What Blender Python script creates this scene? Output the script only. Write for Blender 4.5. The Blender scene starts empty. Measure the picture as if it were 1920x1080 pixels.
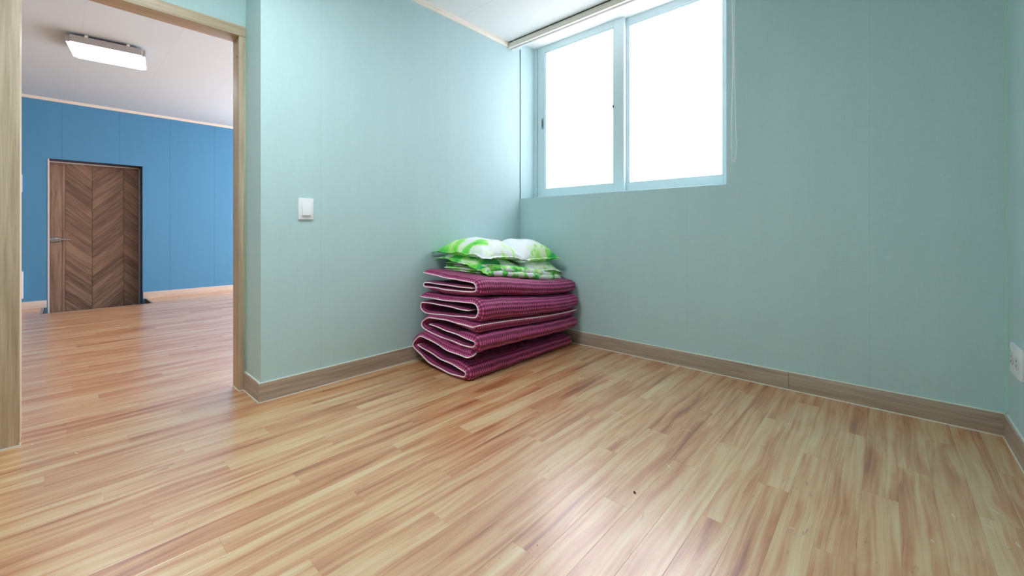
import bpy, bmesh, math, random
from mathutils import Vector, Matrix
random.seed(7)
scene = bpy.context.scene
col = scene.collection

# ------------------------------------------------------------------ camera
CAM_H = 0.90
FPX = 771.0                                   # focal length in pixels of the 1920 px frame
YAW = math.atan2(700.0, 771.0)                # the long walls run 42 degrees right of the view axis
cam_d = bpy.data.cameras.new('camera')
cam_d.sensor_width = 36.0
cam_d.lens = 36.0 * FPX / 1920.0
cam_d.shift_y = -108.0 / 1920.0
cam_d.clip_start = 0.02
cam = bpy.data.objects.new('camera', cam_d)
col.objects.link(cam)
cam.location = (0, 0, CAM_H)
cam.rotation_euler = (math.radians(90), 0, YAW)
scene.camera = cam

# ------------------------------------------------------------------ light
SKY = 5.2
LAMP_FILL = 41.0
LAMP_BACK = 7.0
world = bpy.data.worlds.new('overcast_sky')
scene.world = world
world.use_nodes = True
wn = world.node_tree
wn.nodes.clear()
wo = wn.nodes.new('ShaderNodeOutputWorld')
wb = wn.nodes.new('ShaderNodeBackground')
wb.inputs['Color'].default_value = (0.97, 0.93, 1.0, 1)
wb.inputs['Strength'].default_value = SKY
wn.links.new(wb.outputs[0], wo.inputs[0])

def portal(name, loc, rot, sx, sy):
    d = bpy.data.lights.new(name, 'AREA')
    d.shape = 'RECTANGLE'
    d.size, d.size_y = sx, sy
    d.cycles.is_portal = True
    o = bpy.data.objects.new(name, d)
    col.objects.link(o)
    o.location = loc
    o.rotation_euler = rot

scene.view_settings.view_transform = 'Standard'
scene.view_settings.look = 'None'
scene.view_settings.exposure = 0.13
scene.view_settings.gamma = 1.0
scene.view_settings.use_curve_mapping = False
scene.cycles.max_bounces = 14
scene.cycles.diffuse_bounces = 8
scene.cycles.glossy_bounces = 4
scene.cycles.transparent_max_bounces = 12
scene.cycles.caustics_reflective = False
scene.cycles.caustics_refractive = False
scene.cycles.sample_clamp_indirect = 12
scene.cycles.use_denoising = True

# ------------------------------------------------------------------ room measures (metres, camera at origin)
XA = -2.425      # left wall plane
YB = 2.78        # window wall plane
XC = 0.394       # right wall plane
YF = -0.75       # wall behind the camera
XD = -2.69       # doorway wall, room face
XD2 = -2.79      # doorway wall, far face
YR = 0.711       # return corner between doorway wall and left wall
CH = 2.525       # ceiling
CH2 = 2.45       # ceiling of the other room
BOXY = 2.62      # ceiling edge in front of the curtain recess
WIN_R, WIN_Z0, WIN_Z1 = -0.729, 1.185, 2.62

# ------------------------------------------------------------------ helpers: materials
def srgb(r, g, b):
    f = lambda c: c / 12.92 if c <= 0.04045 else ((c + 0.055) / 1.055) ** 2.4
    return (f(r / 255.), f(g / 255.), f(b / 255.), 1)

class NT:
    def __init__(self, name):
        self.m = bpy.data.materials.new(name)
        self.m.use_nodes = True
        self.t = self.m.node_tree
        self.t.nodes.clear()
        self.out = self.n('ShaderNodeOutputMaterial')
        self.b = self.n('ShaderNodeBsdfPrincipled')
        self.l(self.b.outputs[0], self.out.inputs[0])
    def n(self, t, **kw):
        x = self.t.nodes.new(t)
        for k, v in kw.items():
            if hasattr(x, k): setattr(x, k, v)
        return x
    def l(self, a, b): self.t.links.new(a, b)
    def math(self, op, a, b=None, clamp=False):
        x = self.n('ShaderNodeMath'); x.operation = op; x.use_clamp = clamp
        for i, v in enumerate((a, b)):
            if v is None: continue
            if isinstance(v, (int, float)): x.inputs[i].default_value = v
            else: self.l(v, x.inputs[i])
        return x.outputs[0]
    def noise(self, vec, scale, detail=3, rough=0.55, dist=0.0):
        x = self.n('ShaderNodeTexNoise')
        x.inputs['Scale'].default_value = scale
        x.inputs['Detail'].default_value = detail
        x.inputs['Roughness'].default_value = rough
        x.inputs['Distortion'].default_value = dist
        if vec is not None: self.l(vec, x.inputs['Vector'])
        return x
    def scaled(self, vec, s):
        x = self.n('ShaderNodeVectorMath'); x.operation = 'MULTIPLY'
        self.l(vec, x.inputs[0]); x.inputs[1].default_value = s
        return x.outputs[0]
    def add(self, vec, vec2):
        x = self.n('ShaderNodeVectorMath'); x.operation = 'ADD'
        self.l(vec, x.inputs[0]); self.l(vec2, x.inputs[1])
        return x.outputs[0]
    def ramp(self, fac, stops, interp='LINEAR'):
        x = self.n('ShaderNodeValToRGB')
        x.color_ramp.interpolation = interp
        e = x.color_ramp.elements
        while len(e) < len(stops): e.new(0.5)
        for i, (p, c) in enumerate(stops):
            e[i].position = p; e[i].color = c
        self.l(fac, x.inputs[0])
        return x.outputs[0]
    def mix(self, fac, a, b, blend='MIX'):
        x = self.n('ShaderNodeMix'); x.data_type = 'RGBA'; x.blend_type = blend
        for i, v in ((0, fac), (6, a), (7, b)):
            if isinstance(v, (int, float)): x.inputs[i].default_value = v
            elif isinstance(v, tuple): x.inputs[i].default_value = v
            else: self.l(v, x.inputs[i])
        return x.outputs[2]
    def bump(self, h, strength=0.3, dist=0.002, prev=None):
        x = self.n('ShaderNodeBump')
        x.inputs['Strength'].default_value = strength
        x.inputs['Distance'].default_value = dist
        self.l(h, x.inputs['Height'])
        if prev is not None: self.l(prev, x.inputs['Normal'])
        self.l(x.outputs[0], self.b.inputs['Normal'])
        return x.outputs[0]
    def set(self, **kw):
        for k, v in kw.items():
            s = self.b.inputs[k.replace('_', ' ')]
            if isinstance(v, (int, float, tuple)): s.default_value = v
            else: self.l(v, s)
        return self.m

def plain(name, c, rough=0.5, metal=0.0, spec=0.5):
    t = NT(name)
    pos = t.n('ShaderNodeTexCoord').outputs['Object']
    nz = t.noise(pos, 60, 2)
    colr = t.mix(0.06, c, nz.outputs['Color'], 'OVERLAY')
    t.set(Base_Color=colr, Roughness=rough, Metallic=metal)
    t.b.inputs['Specular IOR Level'].default_value = spec
    return t.m

def wallpaper(name, c, axis, seam0, pitch=0.93, weave=1.0, sw=0.0011, sd=0.09):
    """paper with a fine linen weave; faint vertical seams between the strips"""
    t = NT(name)
    pos = t.n('ShaderNodeNewGeometry').outputs['Position']
    sx = t.n('ShaderNodeSeparateXYZ'); t.l(pos, sx.inputs[0])
    u = sx.outputs[0 if axis == 'x' else 1]
    w1 = t.noise(t.scaled(pos, (420, 420, 24)), 1.0, 2).outputs[0]
    w2 = t.noise(t.scaled(pos, (26, 26, 420)), 1.0, 2).outputs[0]
    big = t.noise(t.scaled(pos, (3, 3, 1.2)), 1.0, 3).outputs[0]
    stain = t.noise(t.scaled(pos, (16, 16, 0.7)), 1.0, 3).outputs[0]
    fr = t.math('FRACT', t.math('DIVIDE', t.math('SUBTRACT', u, seam0), pitch))
    ed = t.math('MINIMUM', fr, t.math('SUBTRACT', 1.0, fr))
    seam = t.math('LESS_THAN', ed, sw)
    v = t.math('ADD', t.math('MULTIPLY', t.math('SUBTRACT', w1, 0.5), 0.10 * weave),
               t.math('MULTIPLY', t.math('SUBTRACT', w2, 0.5), 0.13 * weave))
    v = t.math('ADD', v, t.math('MULTIPLY', t.math('SUBTRACT', big, 0.5), 0.07))
    v = t.math('ADD', v, t.math('MULTIPLY', t.math('SUBTRACT', stain, 0.5), 0.06))
    v = t.math('SUBTRACT', v, t.math('MULTIPLY', seam, sd))
    hsv = t.n('ShaderNodeHueSaturation')
    hsv.inputs['Color'].default_value = c
    t.l(t.math('ADD', v, 1.0), hsv.inputs['Value'])
    t.bump(t.math('SUBTRACT', t.math('ADD', w1, w2), t.math('MULTIPLY', seam, 2.0)), 0.12 * weave, 0.001)
    t.set(Base_Color=hsv.outputs[0], Roughness=0.62)
    t.b.inputs['Specular IOR Level'].default_value = 0.3
    return t.m

def wood(name, lo, hi, along, scale=1.0, rough=0.45, rnd=True):
    """wood print, grain along one world axis"""
    t = NT(name)
    pos = t.n('ShaderNodeNewGeometry').outputs['Position']
    if rnd:
        oi = t.n('ShaderNodeObjectInfo')
        cb = t.n('ShaderNodeCombineXYZ')
        for i, k in enumerate((7.3, 11.1, 5.7)): t.l(t.math('MULTIPLY', oi.outputs['Random'], k), cb.inputs[i])
        pos = t.add(pos, cb.outputs[0])
    s = [70 * scale] * 3
    s['xyz'.index(along)] = 2.2 * scale
    s2 = [240 * scale] * 3
    s2['xyz'.index(along)] = 6 * scale
    n1 = t.noise(t.scaled(pos, tuple(s)), 1.0, 4, 0.6, 0.4).outputs[0]
    n2 = t.noise(t.scaled(pos, tuple(s2)), 1.0, 2).outputs[0]
    f = t.math('ADD', t.math('MULTIPLY', n1, 0.7), t.math('MULTIPLY', n2, 0.3))
    c = t.ramp(f, [(0.34, lo), (0.66, hi)])
    t.bump(n2, 0.12, 0.001)
    return t.set(Base_Color=c, Roughness=rough)

M = {}
MINT = srgb(181, 207, 209)
M['mint_left'] = wallpaper('mint_wallpaper_left', MINT, 'y', 1.02)
M['mint_back'] = wallpaper('mint_wallpaper_back', MINT, 'x', -0.06, 0.908)
M['blue'] = wallpaper('blue_wallpaper', srgb(82, 145, 186), 'y', 0.02, 0.5, 0.8, 0.010, 0.13)
M['white_wall'] = wallpaper('white_wallpaper', srgb(232, 230, 226), 'x', 0.3)
M['base'] = {a: wood('greige_wood_' + a, srgb(146, 128, 114), srgb(190, 172, 157), a) for a in 'xyz'}
M['frame'] = {a: wood('frame_wood_' + a, srgb(158, 138, 114), srgb(198, 178, 152), a) for a in 'xyz'}
M['cream'] = {a: wood('cream_wood_' + a, srgb(226, 216, 202), srgb(246, 238, 228), a) for a in 'xy'}
M['pale_base'] = wood('pale_baseboard_wood', srgb(196, 182, 168), srgb(222, 210, 198), 'y')
M['caulk'] = plain('white_sealant', srgb(228, 228, 220), 0.4)
M['mint_caulk'] = plain('mint_sealant', srgb(176, 216, 202), 0.4)
M['plastic'] = plain('white_plastic', srgb(232, 234, 238), 0.32)
M['pvc'] = plain('white_window_vinyl', srgb(206, 224, 228), 0.3)
M['grey_metal'] = plain('brushed_metal', srgb(170, 172, 178), 0.28, 1.0)
M['dark'] = plain('dark_plastic', srgb(40, 42, 48), 0.5)
M['lamp_body'] = plain('lamp_housing_white', srgb(176, 174, 174), 0.4)

def ceiling_mat(name, c, pitch_y, off):
    t = NT(name)
    pos = t.n('ShaderNodeNewGeometry').outputs['Position']
    sx = t.n('ShaderNodeSeparateXYZ'); t.l(pos, sx.inputs[0])
    fr = t.math('FRACT', t.math('DIVIDE', t.math('SUBTRACT', sx.outputs[1], off), pitch_y))
    ed = t.math('MINIMUM', fr, t.math('SUBTRACT', 1.0, fr))
    seam = t.math('LESS_THAN', ed, 0.003)
    n = t.noise(pos, 90, 3).outputs[0]
    t.bump(t.math('SUBTRACT', n, t.math('MULTIPLY', seam, 3.0)), 0.15, 0.001)
    cc = t.mix(t.math('MULTIPLY', seam, 0.16), c, srgb(150, 146, 140))
    return t.set(Base_Color=cc, Roughness=0.7)
M['ceil'] = ceiling_mat('white_ceiling_paper', srgb(228, 230, 229), 0.93, 0.2)
M['ceil2'] = ceiling_mat('off_white_ceiling_paper', srgb(200, 217, 226), 0.52, 0.12)

def floor_mat():
    t = NT('printed_maple_vinyl')
    gn = t.n('ShaderNodeNewGeometry')
    geo = gn.outputs['Position']
    oi = t.n('ShaderNodeObjectInfo')
    rnd = t.math('FRACT', t.math('ADD', oi.outputs['Random'], gn.outputs['Random Per Island']))
    cb = t.n('ShaderNodeCombineXYZ')
    for i, k in enumerate((17.3, 31.1, 5.7)): t.l(t.math('MULTIPLY', rnd, k), cb.inputs[i])
    pos = t.add(geo, cb.outputs[0])
    warp = t.noise(t.scaled(pos, (7, 2.2, 1)), 1.0, 1)
    wv = t.n('ShaderNodeVectorMath'); wv.operation = 'MULTIPLY_ADD'
    t.l(warp.outputs['Color'], wv.inputs[0]); wv.inputs[1].default_value = (0.045, 0.15, 0); t.l(pos, wv.inputs[2])
    p2 = wv.outputs[0]
    band = t.noise(t.scaled(p2, (24, 0.8, 1)), 1.0, 3, 0.6).outputs[0]         # broad streaks
    fine = t.noise(t.scaled(p2, (88, 1.5, 1)), 1.0, 3, 0.6, 0.3).outputs[0]     # fine grain
    hair = t.noise(t.scaled(p2, (330, 5, 1)), 1.0, 2).outputs[0]
    blot = t.noise(t.scaled(p2, (19, 2.8, 1)), 1.0, 3, 0.5, 0.5).outputs[0]
    f = t.math('ADD', t.math('MULTIPLY', band, 0.50), t.math('MULTIPLY', fine, 0.24))
    f = t.math('ADD', f, t.math('MULTIPLY', blot, 0.34))
    f = t.math('ADD', f, t.math('MULTIPLY', t.math('SUBTRACT', rnd, 0.5), 0.09))
    c = t.ramp(f, [(0.38, srgb(148, 78, 36)), (0.45, srgb(190, 122, 72)), (0.525, srgb(210, 154, 106)),
                   (0.60, srgb(220, 178, 130)), (0.69, srgb(228, 198, 152))])
    knot = t.ramp(t.noise(t.scaled(p2, (42, 9, 1)), 1.0, 4, 0.7, 1.5).outputs[0],
                  [(0.30, (1, 1, 1, 1)), (0.36, (0, 0, 0, 1))])
    c = t.mix(t.math('MULTIPLY', knot, 0.5), c, srgb(128, 66, 30))
    c = t.mix(t.math('MULTIPLY', t.math('SUBTRACT', 0.62, hair, True), 0.45), c, srgb(150, 96, 60))
    t.bump(t.math('ADD', t.math('MULTIPLY', hair, 0.7), t.math('MULTIPLY', fine, 0.6)), 0.22, 0.0012)
    rg = t.math('ADD', 0.32, t.math('MULTIPLY', t.noise(t.scaled(pos, (60, 6, 1)), 1.0, 3).outputs[0], 0.14))
    t.set(Base_Color=c, Roughness=rg)
    t.b.inputs['Specular IOR Level'].default_value = 1.0
    t.b.inputs['Coat Weight'].default_value = 1.0
    t.b.inputs['Coat Roughness'].default_value = 0.26
    t.b.inputs['Coat IOR'].default_value = 1.8
    return t.m
M['floor'] = floor_mat()
M['subfloor'] = plain('subfloor_brown', srgb(140, 98, 66), 0.7)
M['pit'] = plain('dark_step_stone', srgb(84, 72, 66), 0.6)

def gingham():
    t = NT('maroon_gingham_cotton')
    uv = t.n('ShaderNodeTexCoord').outputs['UV']
    wob = t.noise(t.scaled(uv, (9, 9, 1)), 1.0, 2)
    wv = t.n('ShaderNodeVectorMath'); wv.operation = 'MULTIPLY_ADD'
    t.l(wob.outputs['Color'], wv.inputs[0]); wv.inputs[1].default_value = (0.006, 0.006, 0); t.l(uv, wv.inputs[2])
    s = t.n('ShaderNodeSeparateXYZ'); t.l(wv.outputs[0], s.inputs[0])
    P = 0.0175
    a = t.math('ADD', t.math('MULTIPLY', t.math('SINE', t.math('MULTIPLY', s.outputs[0], 2 * math.pi / P)), 0.9), 0.5, True)
    b = t.math('ADD', t.math('MULTIPLY', t.math('SINE', t.math('MULTIPLY', s.outputs[1], 2 * math.pi / P)), 0.9), 0.5, True)
    f = t.math('MULTIPLY', t.math('ADD', a, b), 0.5)
    c = t.ramp(f, [(0.0, srgb(64, 0, 34)), (0.5, srgb(142, 14, 76)), (1.0, srgb(212, 108, 170))])
    n = t.noise(t.scaled(uv, (30, 30, 1)), 1.0, 3).outputs[0]
    c = t.mix(0.15, c, t.ramp(n, [(0.35, srgb(120, 14, 70)), (0.65, srgb(180, 60, 120))]), 'MIX')
    t.bump(t.math('ADD', t.math('MULTIPLY', n, 1.2), t.math('MULTIPLY', f, 0.5)), 0.5, 0.004)
    t.set(Base_Color=c, Roughness=0.6)
    t.b.inputs['Sheen Weight'].default_value = 0.06
    return t.m
M['gingham'] = gingham()
M['binding'] = plain('pale_pink_binding', srgb(252, 242, 240), 0.6)

def leafprint(name, off, green=0.5, sc=7.0, grad=(0, 0, 0), cw=0.32):
    """white cotton with big soft leaf-green and lime patches"""
    t = NT(name)
    p = t.n('ShaderNodeTexCoord').outputs['Object']
    mp = t.n('ShaderNodeMapping'); mp.inputs['Location'].default_value = off
    t.l(p, mp.inputs[0])
    v = mp.outputs[0]
    n1 = t.noise(v, sc, 3, 0.5, 0.9).outputs[0]
    n2 = t.noise(v, sc * 1.7, 2, 0.5, 0.6).outputs['Color']
    vor = t.n('ShaderNodeTexVoronoi'); vor.inputs['Scale'].default_value = sc * 1.5
    t.l(t.add(v, t.scaled(n2, (0.12, 0.12, 0.12))), vor.inputs['Vector'])
    cell = t.n('ShaderNodeSeparateColor'); t.l(vor.outputs['Color'], cell.inputs[0])
    f = t.math('ADD', t.math('MULTIPLY', n1, 0.8), t.math('MULTIPLY', cell.outputs[0], cw))
    dt = t.n('ShaderNodeVectorMath'); dt.operation = 'DOT_PRODUCT'; t.l(p, dt.inputs[0]); dt.inputs[1].default_value = grad
    f = t.math('ADD', f, dt.outputs['Value'])
    lo = 0.62 - 0.34 * (green - 0.5)
    c = t.ramp(f, [(lo - 0.13, srgb(238, 240, 242)), (lo - 0.05, srgb(218, 240, 196)), (lo, srgb(156, 232, 96)),
                   (lo + 0.12, srgb(78, 206, 76)), (lo + 0.22, srgb(40, 170, 92))])
    c = t.mix(t.math('MULTIPLY', t.math('GREATER_THAN', cell.outputs[1], 0.8), 0.22), c, srgb(206, 232, 120))
    w = t.noise(v, 26, 3, 0.6, 0.5).outputs[0]
    t.bump(w, 0.35, 0.006)
    t.set(Base_Color=c, Roughness=0.75)
    t.b.inputs['Sheen Weight'].default_value = 0.2
    return t.m

def glass():
    t = NT('frosted_window_glass')
    t.t.nodes.remove(t.b)
    tr = t.n('ShaderNodeBsdfTransparent'); tr.inputs[0].default_value = (0.97, 0.99, 1, 1)
    tl = t.n('ShaderNodeBsdfTranslucent'); tl.inputs[0].default_value = (0.93, 0.96, 0.98, 1)
    gl = t.n('ShaderNodeBsdfGlossy'); gl.inputs['Roughness'].default_value = 0.3
    mx = t.n('ShaderNodeMixShader'); mx.inputs[0].default_value = 0.35
    t.l(tr.outputs[0], mx.inputs[1]); t.l(tl.outputs[0], mx.inputs[2])
    m2 = t.n('ShaderNodeMixShader'); m2.inputs[0].default_value = 0.04
    t.l(mx.outputs[0], m2.inputs[1]); t.l(gl.outputs[0], m2.inputs[2])
    t.l(m2.outputs[0], t.out.inputs[0])
    return t.m
M['glass'] = glass()

def glow(name, c, s):
    t = NT(name)
    t.set(Base_Color=c, Roughness=0.4)
    t.b.inputs['Emission Color'].default_value = c
    t.b.inputs['Emission Strength'].default_value = s
    return t.m

# ------------------------------------------------------------------ helpers: meshes
def new_obj(name, me, mat, parent=None):
    o = bpy.data.objects.new(name, me)
    col.objects.link(o)
    if mat is not None and len(me.materials) == 0: me.materials.append(mat)
    if parent is not None: o.parent = parent
    return o

def empty(name, loc=(0, 0, 0)):
    o = bpy.data.objects.new(name, None)
    o.empty_display_size = 0.05
    col.objects.link(o)
    o.location = loc
    return o

def tag(o, label, cat, group=None, kind=None):
    o['label'] = label; o['category'] = cat
    if group: o['group'] = group
    if kind: o['kind'] = kind
    return o

def box_bm(bm, lo, hi, bev=0.0, seg=2):
    lo = Vector(lo); hi = Vector(hi)
    r = bmesh.ops.create_cube(bm, size=1.0)
    vs = r['verts']
    for v in vs:
        v.co = Vector(((lo[i] + hi[i]) / 2 + v.co[i] * (hi[i] - lo[i])) for i in range(3))
    if bev > 0:
        es = list({e for v in vs for e in v.link_edges})
        bmesh.ops.bevel(bm, geom=es, offset=bev, segments=seg, profile=0.6, affect='EDGES')

def boxes(name, mat, parent, *bs, bev=0.0, mtx=None, origin=None):
    bm = bmesh.new()
    for lo, hi in bs: box_bm(bm, [min(a, b) for a, b in zip(lo, hi)], [max(a, b) for a, b in zip(lo, hi)], bev)
    return finish(name, bm, mat, parent, mtx=mtx, origin=origin, smooth=bev > 0)

def finish(name, bm, mat, parent=None, mtx=None, origin=None, smooth=False):
    if mtx is not None: bm.transform(mtx)
    loc = Vector((0, 0, 0))
    if origin is not None:
        loc = Vector(origin); bm.transform(Matrix.Translation(-loc))
    bmesh.ops.recalc_face_normals(bm, faces=bm.faces)
    me = bpy.data.meshes.new(name)
    bm.to_mesh(me); bm.free()
    if smooth:
        for p in me.polygons: p.use_smooth = True
        try: me.set_sharp_from_angle(angle=math.radians(40))
        except Exception: pass
    o = new_obj(name, me, mat, parent)
    par = Vector((0, 0, 0)); q = parent
    while q is not None:
        par += Vector(q.location); q = q.parent
    o.location = loc - par
    return o

def tube_bm(bm, pts, r, seg=6, closed=False):
    pts = [Vector(p) for p in pts]
    n = len(pts); rings = []
    up = None
    for i, p in enumerate(pts):
        if closed: d = pts[(i + 1) % n] - pts[i - 1]
        else: d = pts[min(i + 1, n - 1)] - pts[max(i - 1, 0)]
        if d.length < 1e-9: d = Vector((0, 0, 1))
        d.normalize()
        if up is None or abs(up.dot(d)) > 0.95:
            up = Vector((0, 0, 1)) if abs(d.z) < 0.9 else Vector((1, 0, 0))
        a = d.cross(up).normalized(); b = a.cross(d).normalized()
        up = b
        rr = r[i] if isinstance(r, (list, tuple)) else r
        rings.append([bm.verts.new(p + (a * math.cos(t) + b * math.sin(t)) * rr)
                      for t in [2 * math.pi * k / seg for k in range(seg)]])
    m = n if closed else n - 1
    for i in range(m):
        A, B = rings[i], rings[(i + 1) % n]
        for k in range(seg):
            bm.faces.new((A[k], A[(k + 1) % seg], B[(k + 1) % seg], B[k]))
    if not closed:
        bm.faces.new(rings[0][::-1]); bm.faces.new(rings[-1])

def catmull(pts, n):
    """resample a polyline smoothly to n points, evenly by length"""
    P = [Vector(p) for p in pts]
    P = [P[0] * 2 - P[1]] + P + [P[-1] * 2 - P[-2]]
    out = []
    for i in range(1, len(P) - 2):
        for k in range(12):
            t = k / 12.0
            p0, p1, p2, p3 = P[i - 1:i + 3]
            out.append(0.5 * ((2 * p1) + (-p0 + p2) * t + (2 * p0 - 5 * p1 + 4 * p2 - p3) * t * t + (-p0 + 3 * p1 - 3 * p2 + p3) * t ** 3))
    out.append(P[-2])
    L = [0.0]
    for a, b in zip(out, out[1:]): L.append(L[-1] + (b - a).length)
    res = []; j = 0
    for k in range(n):
        s = L[-1] * k / (n - 1)
        while j < len(L) - 2 and L[j + 1] < s: j += 1
        t = (s - L[j]) / max(1e-9, L[j + 1] - L[j])
        res.append(out[j].lerp(out[j + 1], min(1, max(0, t))))
    return res, L[-1]

# ================================================================== STRUCTURE
STRUCT = 'structure'
# ---- floor: vinyl planks, one object each, running along the left wall
PW, PL = 0.0925, 0.92
SEAM0 = -0.06
floor = boxes('floor', M['subfloor'], None,
              ((XD2, YF - .1, -0.10), (XC + .1, YB + .05, -0.004)),
              ((-6.70, -2.6, -0.10), (XD2, 3.6, -0.004)),
              ((-7.75, 0.78, -0.10), (-6.70, 3.6, -0.004)),
              ((-7.75, -2.6, -0.10), (-6.70, -0.125, -0.004)))
tag(floor, 'tan maple-look plank floor running through both rooms', 'floor', kind=STRUCT)
def plank_clip(x0, x1, y0, y1, stuff):
    """cut a plank by the floor outline: main room, doorway, other room with its entrance step"""
    g = 0.00045
    res = []
    regions = [(XA, XC, YF, YB), (XD, XA, YF, YR), (XD2, XD, -0.11, 0.677), (-6.70, XD2, -2.5, 3.5), (-7.6, -6.70, 0.78, 3.5), (-7.6, -6.70, -2.5, -0.125)]
    for a, b, c, d in regions:
        u0, u1, v0, v1 = max(x0, a), min(x1, b), max(y0, c), min(y1, d)
        if u1 - u0 > 0.004 and v1 - v0 > 0.004: res.append((u0, u1, v0, v1))
    # join pieces of one plank that touch across the doorway line
    return res
def visible(x, y):
    s, c = math.sin(YAW), math.cos(YAW)
    d = -x * s + y * c; l = x * c + y * s
    if d < 0.15: return False
    px = 960 + FPX * l / d; py = 432 + FPX * CAM_H / d
    return -60 < px < 1980 and py < 1130
pieces = []
i0 = int(math.floor((-7.7 - SEAM0) / PW)); i1 = int(math.ceil((XC - SEAM0) / PW))
for i in range(i0, i1 + 1):
    x0 = SEAM0 + i * PW; x1 = x0 + PW
    off = (i * 0.377 + random.uniform(-.06, .06)) % 1.0 * PL
    j0 = -4
    for j in range(j0, 5):
        y0 = off + j * PL; y1 = y0 + PL
        for (a, b, c, d) in plank_clip(x0, x1, y0, y1, None):
            vis = any(visible(xx, yy) for xx in (a, (a + b) / 2, b) for yy in (c, (c * 2 + d) / 3, (c + 2 * d) / 3, d))
            dist = math.hypot((a + b) / 2, (c + d) / 2)
            pieces.append((not vis, dist, a, b, c, d))
pieces.sort()
def plank_mesh(bm, a, b, c, d):
    g = 0.0001; e = 0.0005; z0, zm, z1 = -0.004, -0.00025, 0.0
    lo = [(a + g, c + g), (b - g, c + g), (b - g, d - g), (a + g, d - g)]
    hi = [(a + g + e, c + g + e), (b - g - e, c + g + e), (b - g - e, d - g - e), (a + g + e, d - g - e)]
    A = [bm.verts.new((x, y, z0)) for x, y in lo]; B = [bm.verts.new((x, y, zm)) for x, y in lo]
    C = [bm.verts.new((x, y, z1)) for x, y in hi]
    for k in range(4):
        n = (k + 1) % 4
        bm.faces.new((A[k], A[n], B[n], B[k])); bm.faces.new((B[k], B[n], C[n], C[k]))
    bm.faces.new(C)
rest = bmesh.new(); nrest = 0; npl = 0
for (inv, dist, a, b, c, d) in pieces:
    if not inv and npl < 300:
        bm = bmesh.new(); plank_mesh(bm, a, b, c, d)
        finish('plank', bm, M['floor'], floor, origin=((a + b) / 2, (c + d) / 2, 0)); npl += 1
    else:
        plank_mesh(rest, a, b, c, d); nrest += 1
o = finish('plank_rest', rest, M['floor'], floor); o['kind'] = 'stuff'

# ---- ceilings
ceil = boxes('ceiling', M['ceil'], None, ((XD2 - .02, YF - .1, CH), (XC + .1, BOXY, CH + .06)),
             ((XD2 - .02, BOXY - .02, CH + .06), (XC + .1, YB + .3, CH + .20)))
tag(ceil, 'white papered ceiling with a curtain recess above the window', 'ceiling', kind=STRUCT)
boxes('curtain_recess', M['ceil'], ceil, ((XA, BOXY, 2.70), (XC, YB, 2.73)), ((XA, BOXY - .012, CH), (XC, BOXY, 2.73)))
ceil2 = boxes('ceiling_far_room', M['ceil2'], None, ((-8.0, -2.6, CH2), (XD2, 3.6, CH2 + .08)))
tag(ceil2, 'off-white ceiling of the blue room beyond the doorway', 'ceiling', kind=STRUCT)

# ---- walls of this room
wA = boxes('wall_left', M['mint_left'], None, ((XD2, YR, 0), (XA, YB + .32, CH + .2)))
tag(wA, 'pale mint wallpapered wall with the light switch, left of the window', 'wall', kind=STRUCT)
boxes('corner_sealant_or_shade', plain('grey_gap_shade', srgb(84, 102, 100), 0.6), wA, ((XA, YB - .004, WIN_Z0 + .002), (XA + .004, YB + .004, 2.52)))  # dark strip stands in for the shadow in the wallpaper gap
wB = boxes('wall_back', M['mint_back'], None,
           ((XA, YB, 0), (XC + .1, YB + .32, WIN_Z0)),
           ((WIN_R, YB, WIN_Z0), (XC + .1, YB + .32, CH + .2)),
           ((XA, YB, WIN_Z1), (WIN_R, YB + .32, CH + .2)))
tag(wB, 'mint wallpapered wall that holds the window', 'wall', kind=STRUCT)
boxes('corner_sealant_or_shade', M['mint_caulk'], wB, ((XC - .006, YB - .006, 0.11), (XC, YB, CH - .03)))
wC = boxes('wall_right', M['mint_left'], None, ((XC, YF - .1, 0), (XC + .1, YB, CH + .1)))
tag(wC, 'mint wall at the right edge with a white outlet', 'wall', kind=STRUCT)
wF = boxes('wall_front', M['mint_back'], None, ((XD2, YF - .1, 0), (XC, YF, CH + .1)))
tag(wF, 'mint wall behind the camera', 'wall', kind=STRUCT)
JT = 2.048
wD = boxes('wall_doorway', M['mint_left'], None,
           ((XD2, YF, 0), (XD, -0.20, CH + .1)), ((XD2, -0.20, JT), (XD, YR, CH + .1)))
tag(wD, 'mint wall above and beside the open doorway', 'wall', kind=STRUCT)
boxes('corner_sealant_or_shade', M['mint_caulk'], wD, ((XD, YR - .005, 0.10), (XD + .005, YR, CH)))

# ---- the other room
BP0 = Vector((-7.235, 1.73)); BP1 = Vector((-7.265, -0.30))
bdir = (BP0 - BP1).normalized()                  # along the blue wall, towards +y
bn = Vector((bdir.y, -bdir.x))                   # out of the wall into the room
BM = Matrix(((bn.x, bdir.x, 0, BP1.x), (bn.y, bdir.y, 0, BP1.y), (0, 0, 1, 0), (0, 0, 0, 1)))   # local: x out of wall, y along wall
def bl(px):                                      # along-wall coordinate of a pixel column
    tt = (px - 960) / FPX
    s, c = math.sin(YAW), math.cos(YAW)
    rx, ry = tt * c - s, tt * s + c
    # BP1 + u*bdir = d*(rx,ry)
    det = bdir.x * (-ry) - bdir.y * (-rx)
    u = (-BP1.x * (-ry) + BP1.y * (-rx)) / det
    return u
DU0, DU1 = bl(89), bl(267.5)
DTOP = 1.745
wBl = boxes('wall_far', M['blue'], None,
            ((-.35, -2.6, -0.5), (0, DU0, CH2)), ((-.35, DU1, -0.5), (0, 2.4, CH2)), ((-.35, DU0, DTOP), (0, DU1, CH2)),
            ((-.45, DU0 - .1, -.5), (-.35, DU1 + .1, DTOP + .1)),
            mtx=BM)
tag(wBl, 'deep blue wallpapered wall seen through the doorway', 'wall', kind=STRUCT)
wfl = boxes('wall_far_left', M['white_wall'], None, ((-8.0, -2.6, 0), (XD2, -2.5, CH2)))
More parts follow.
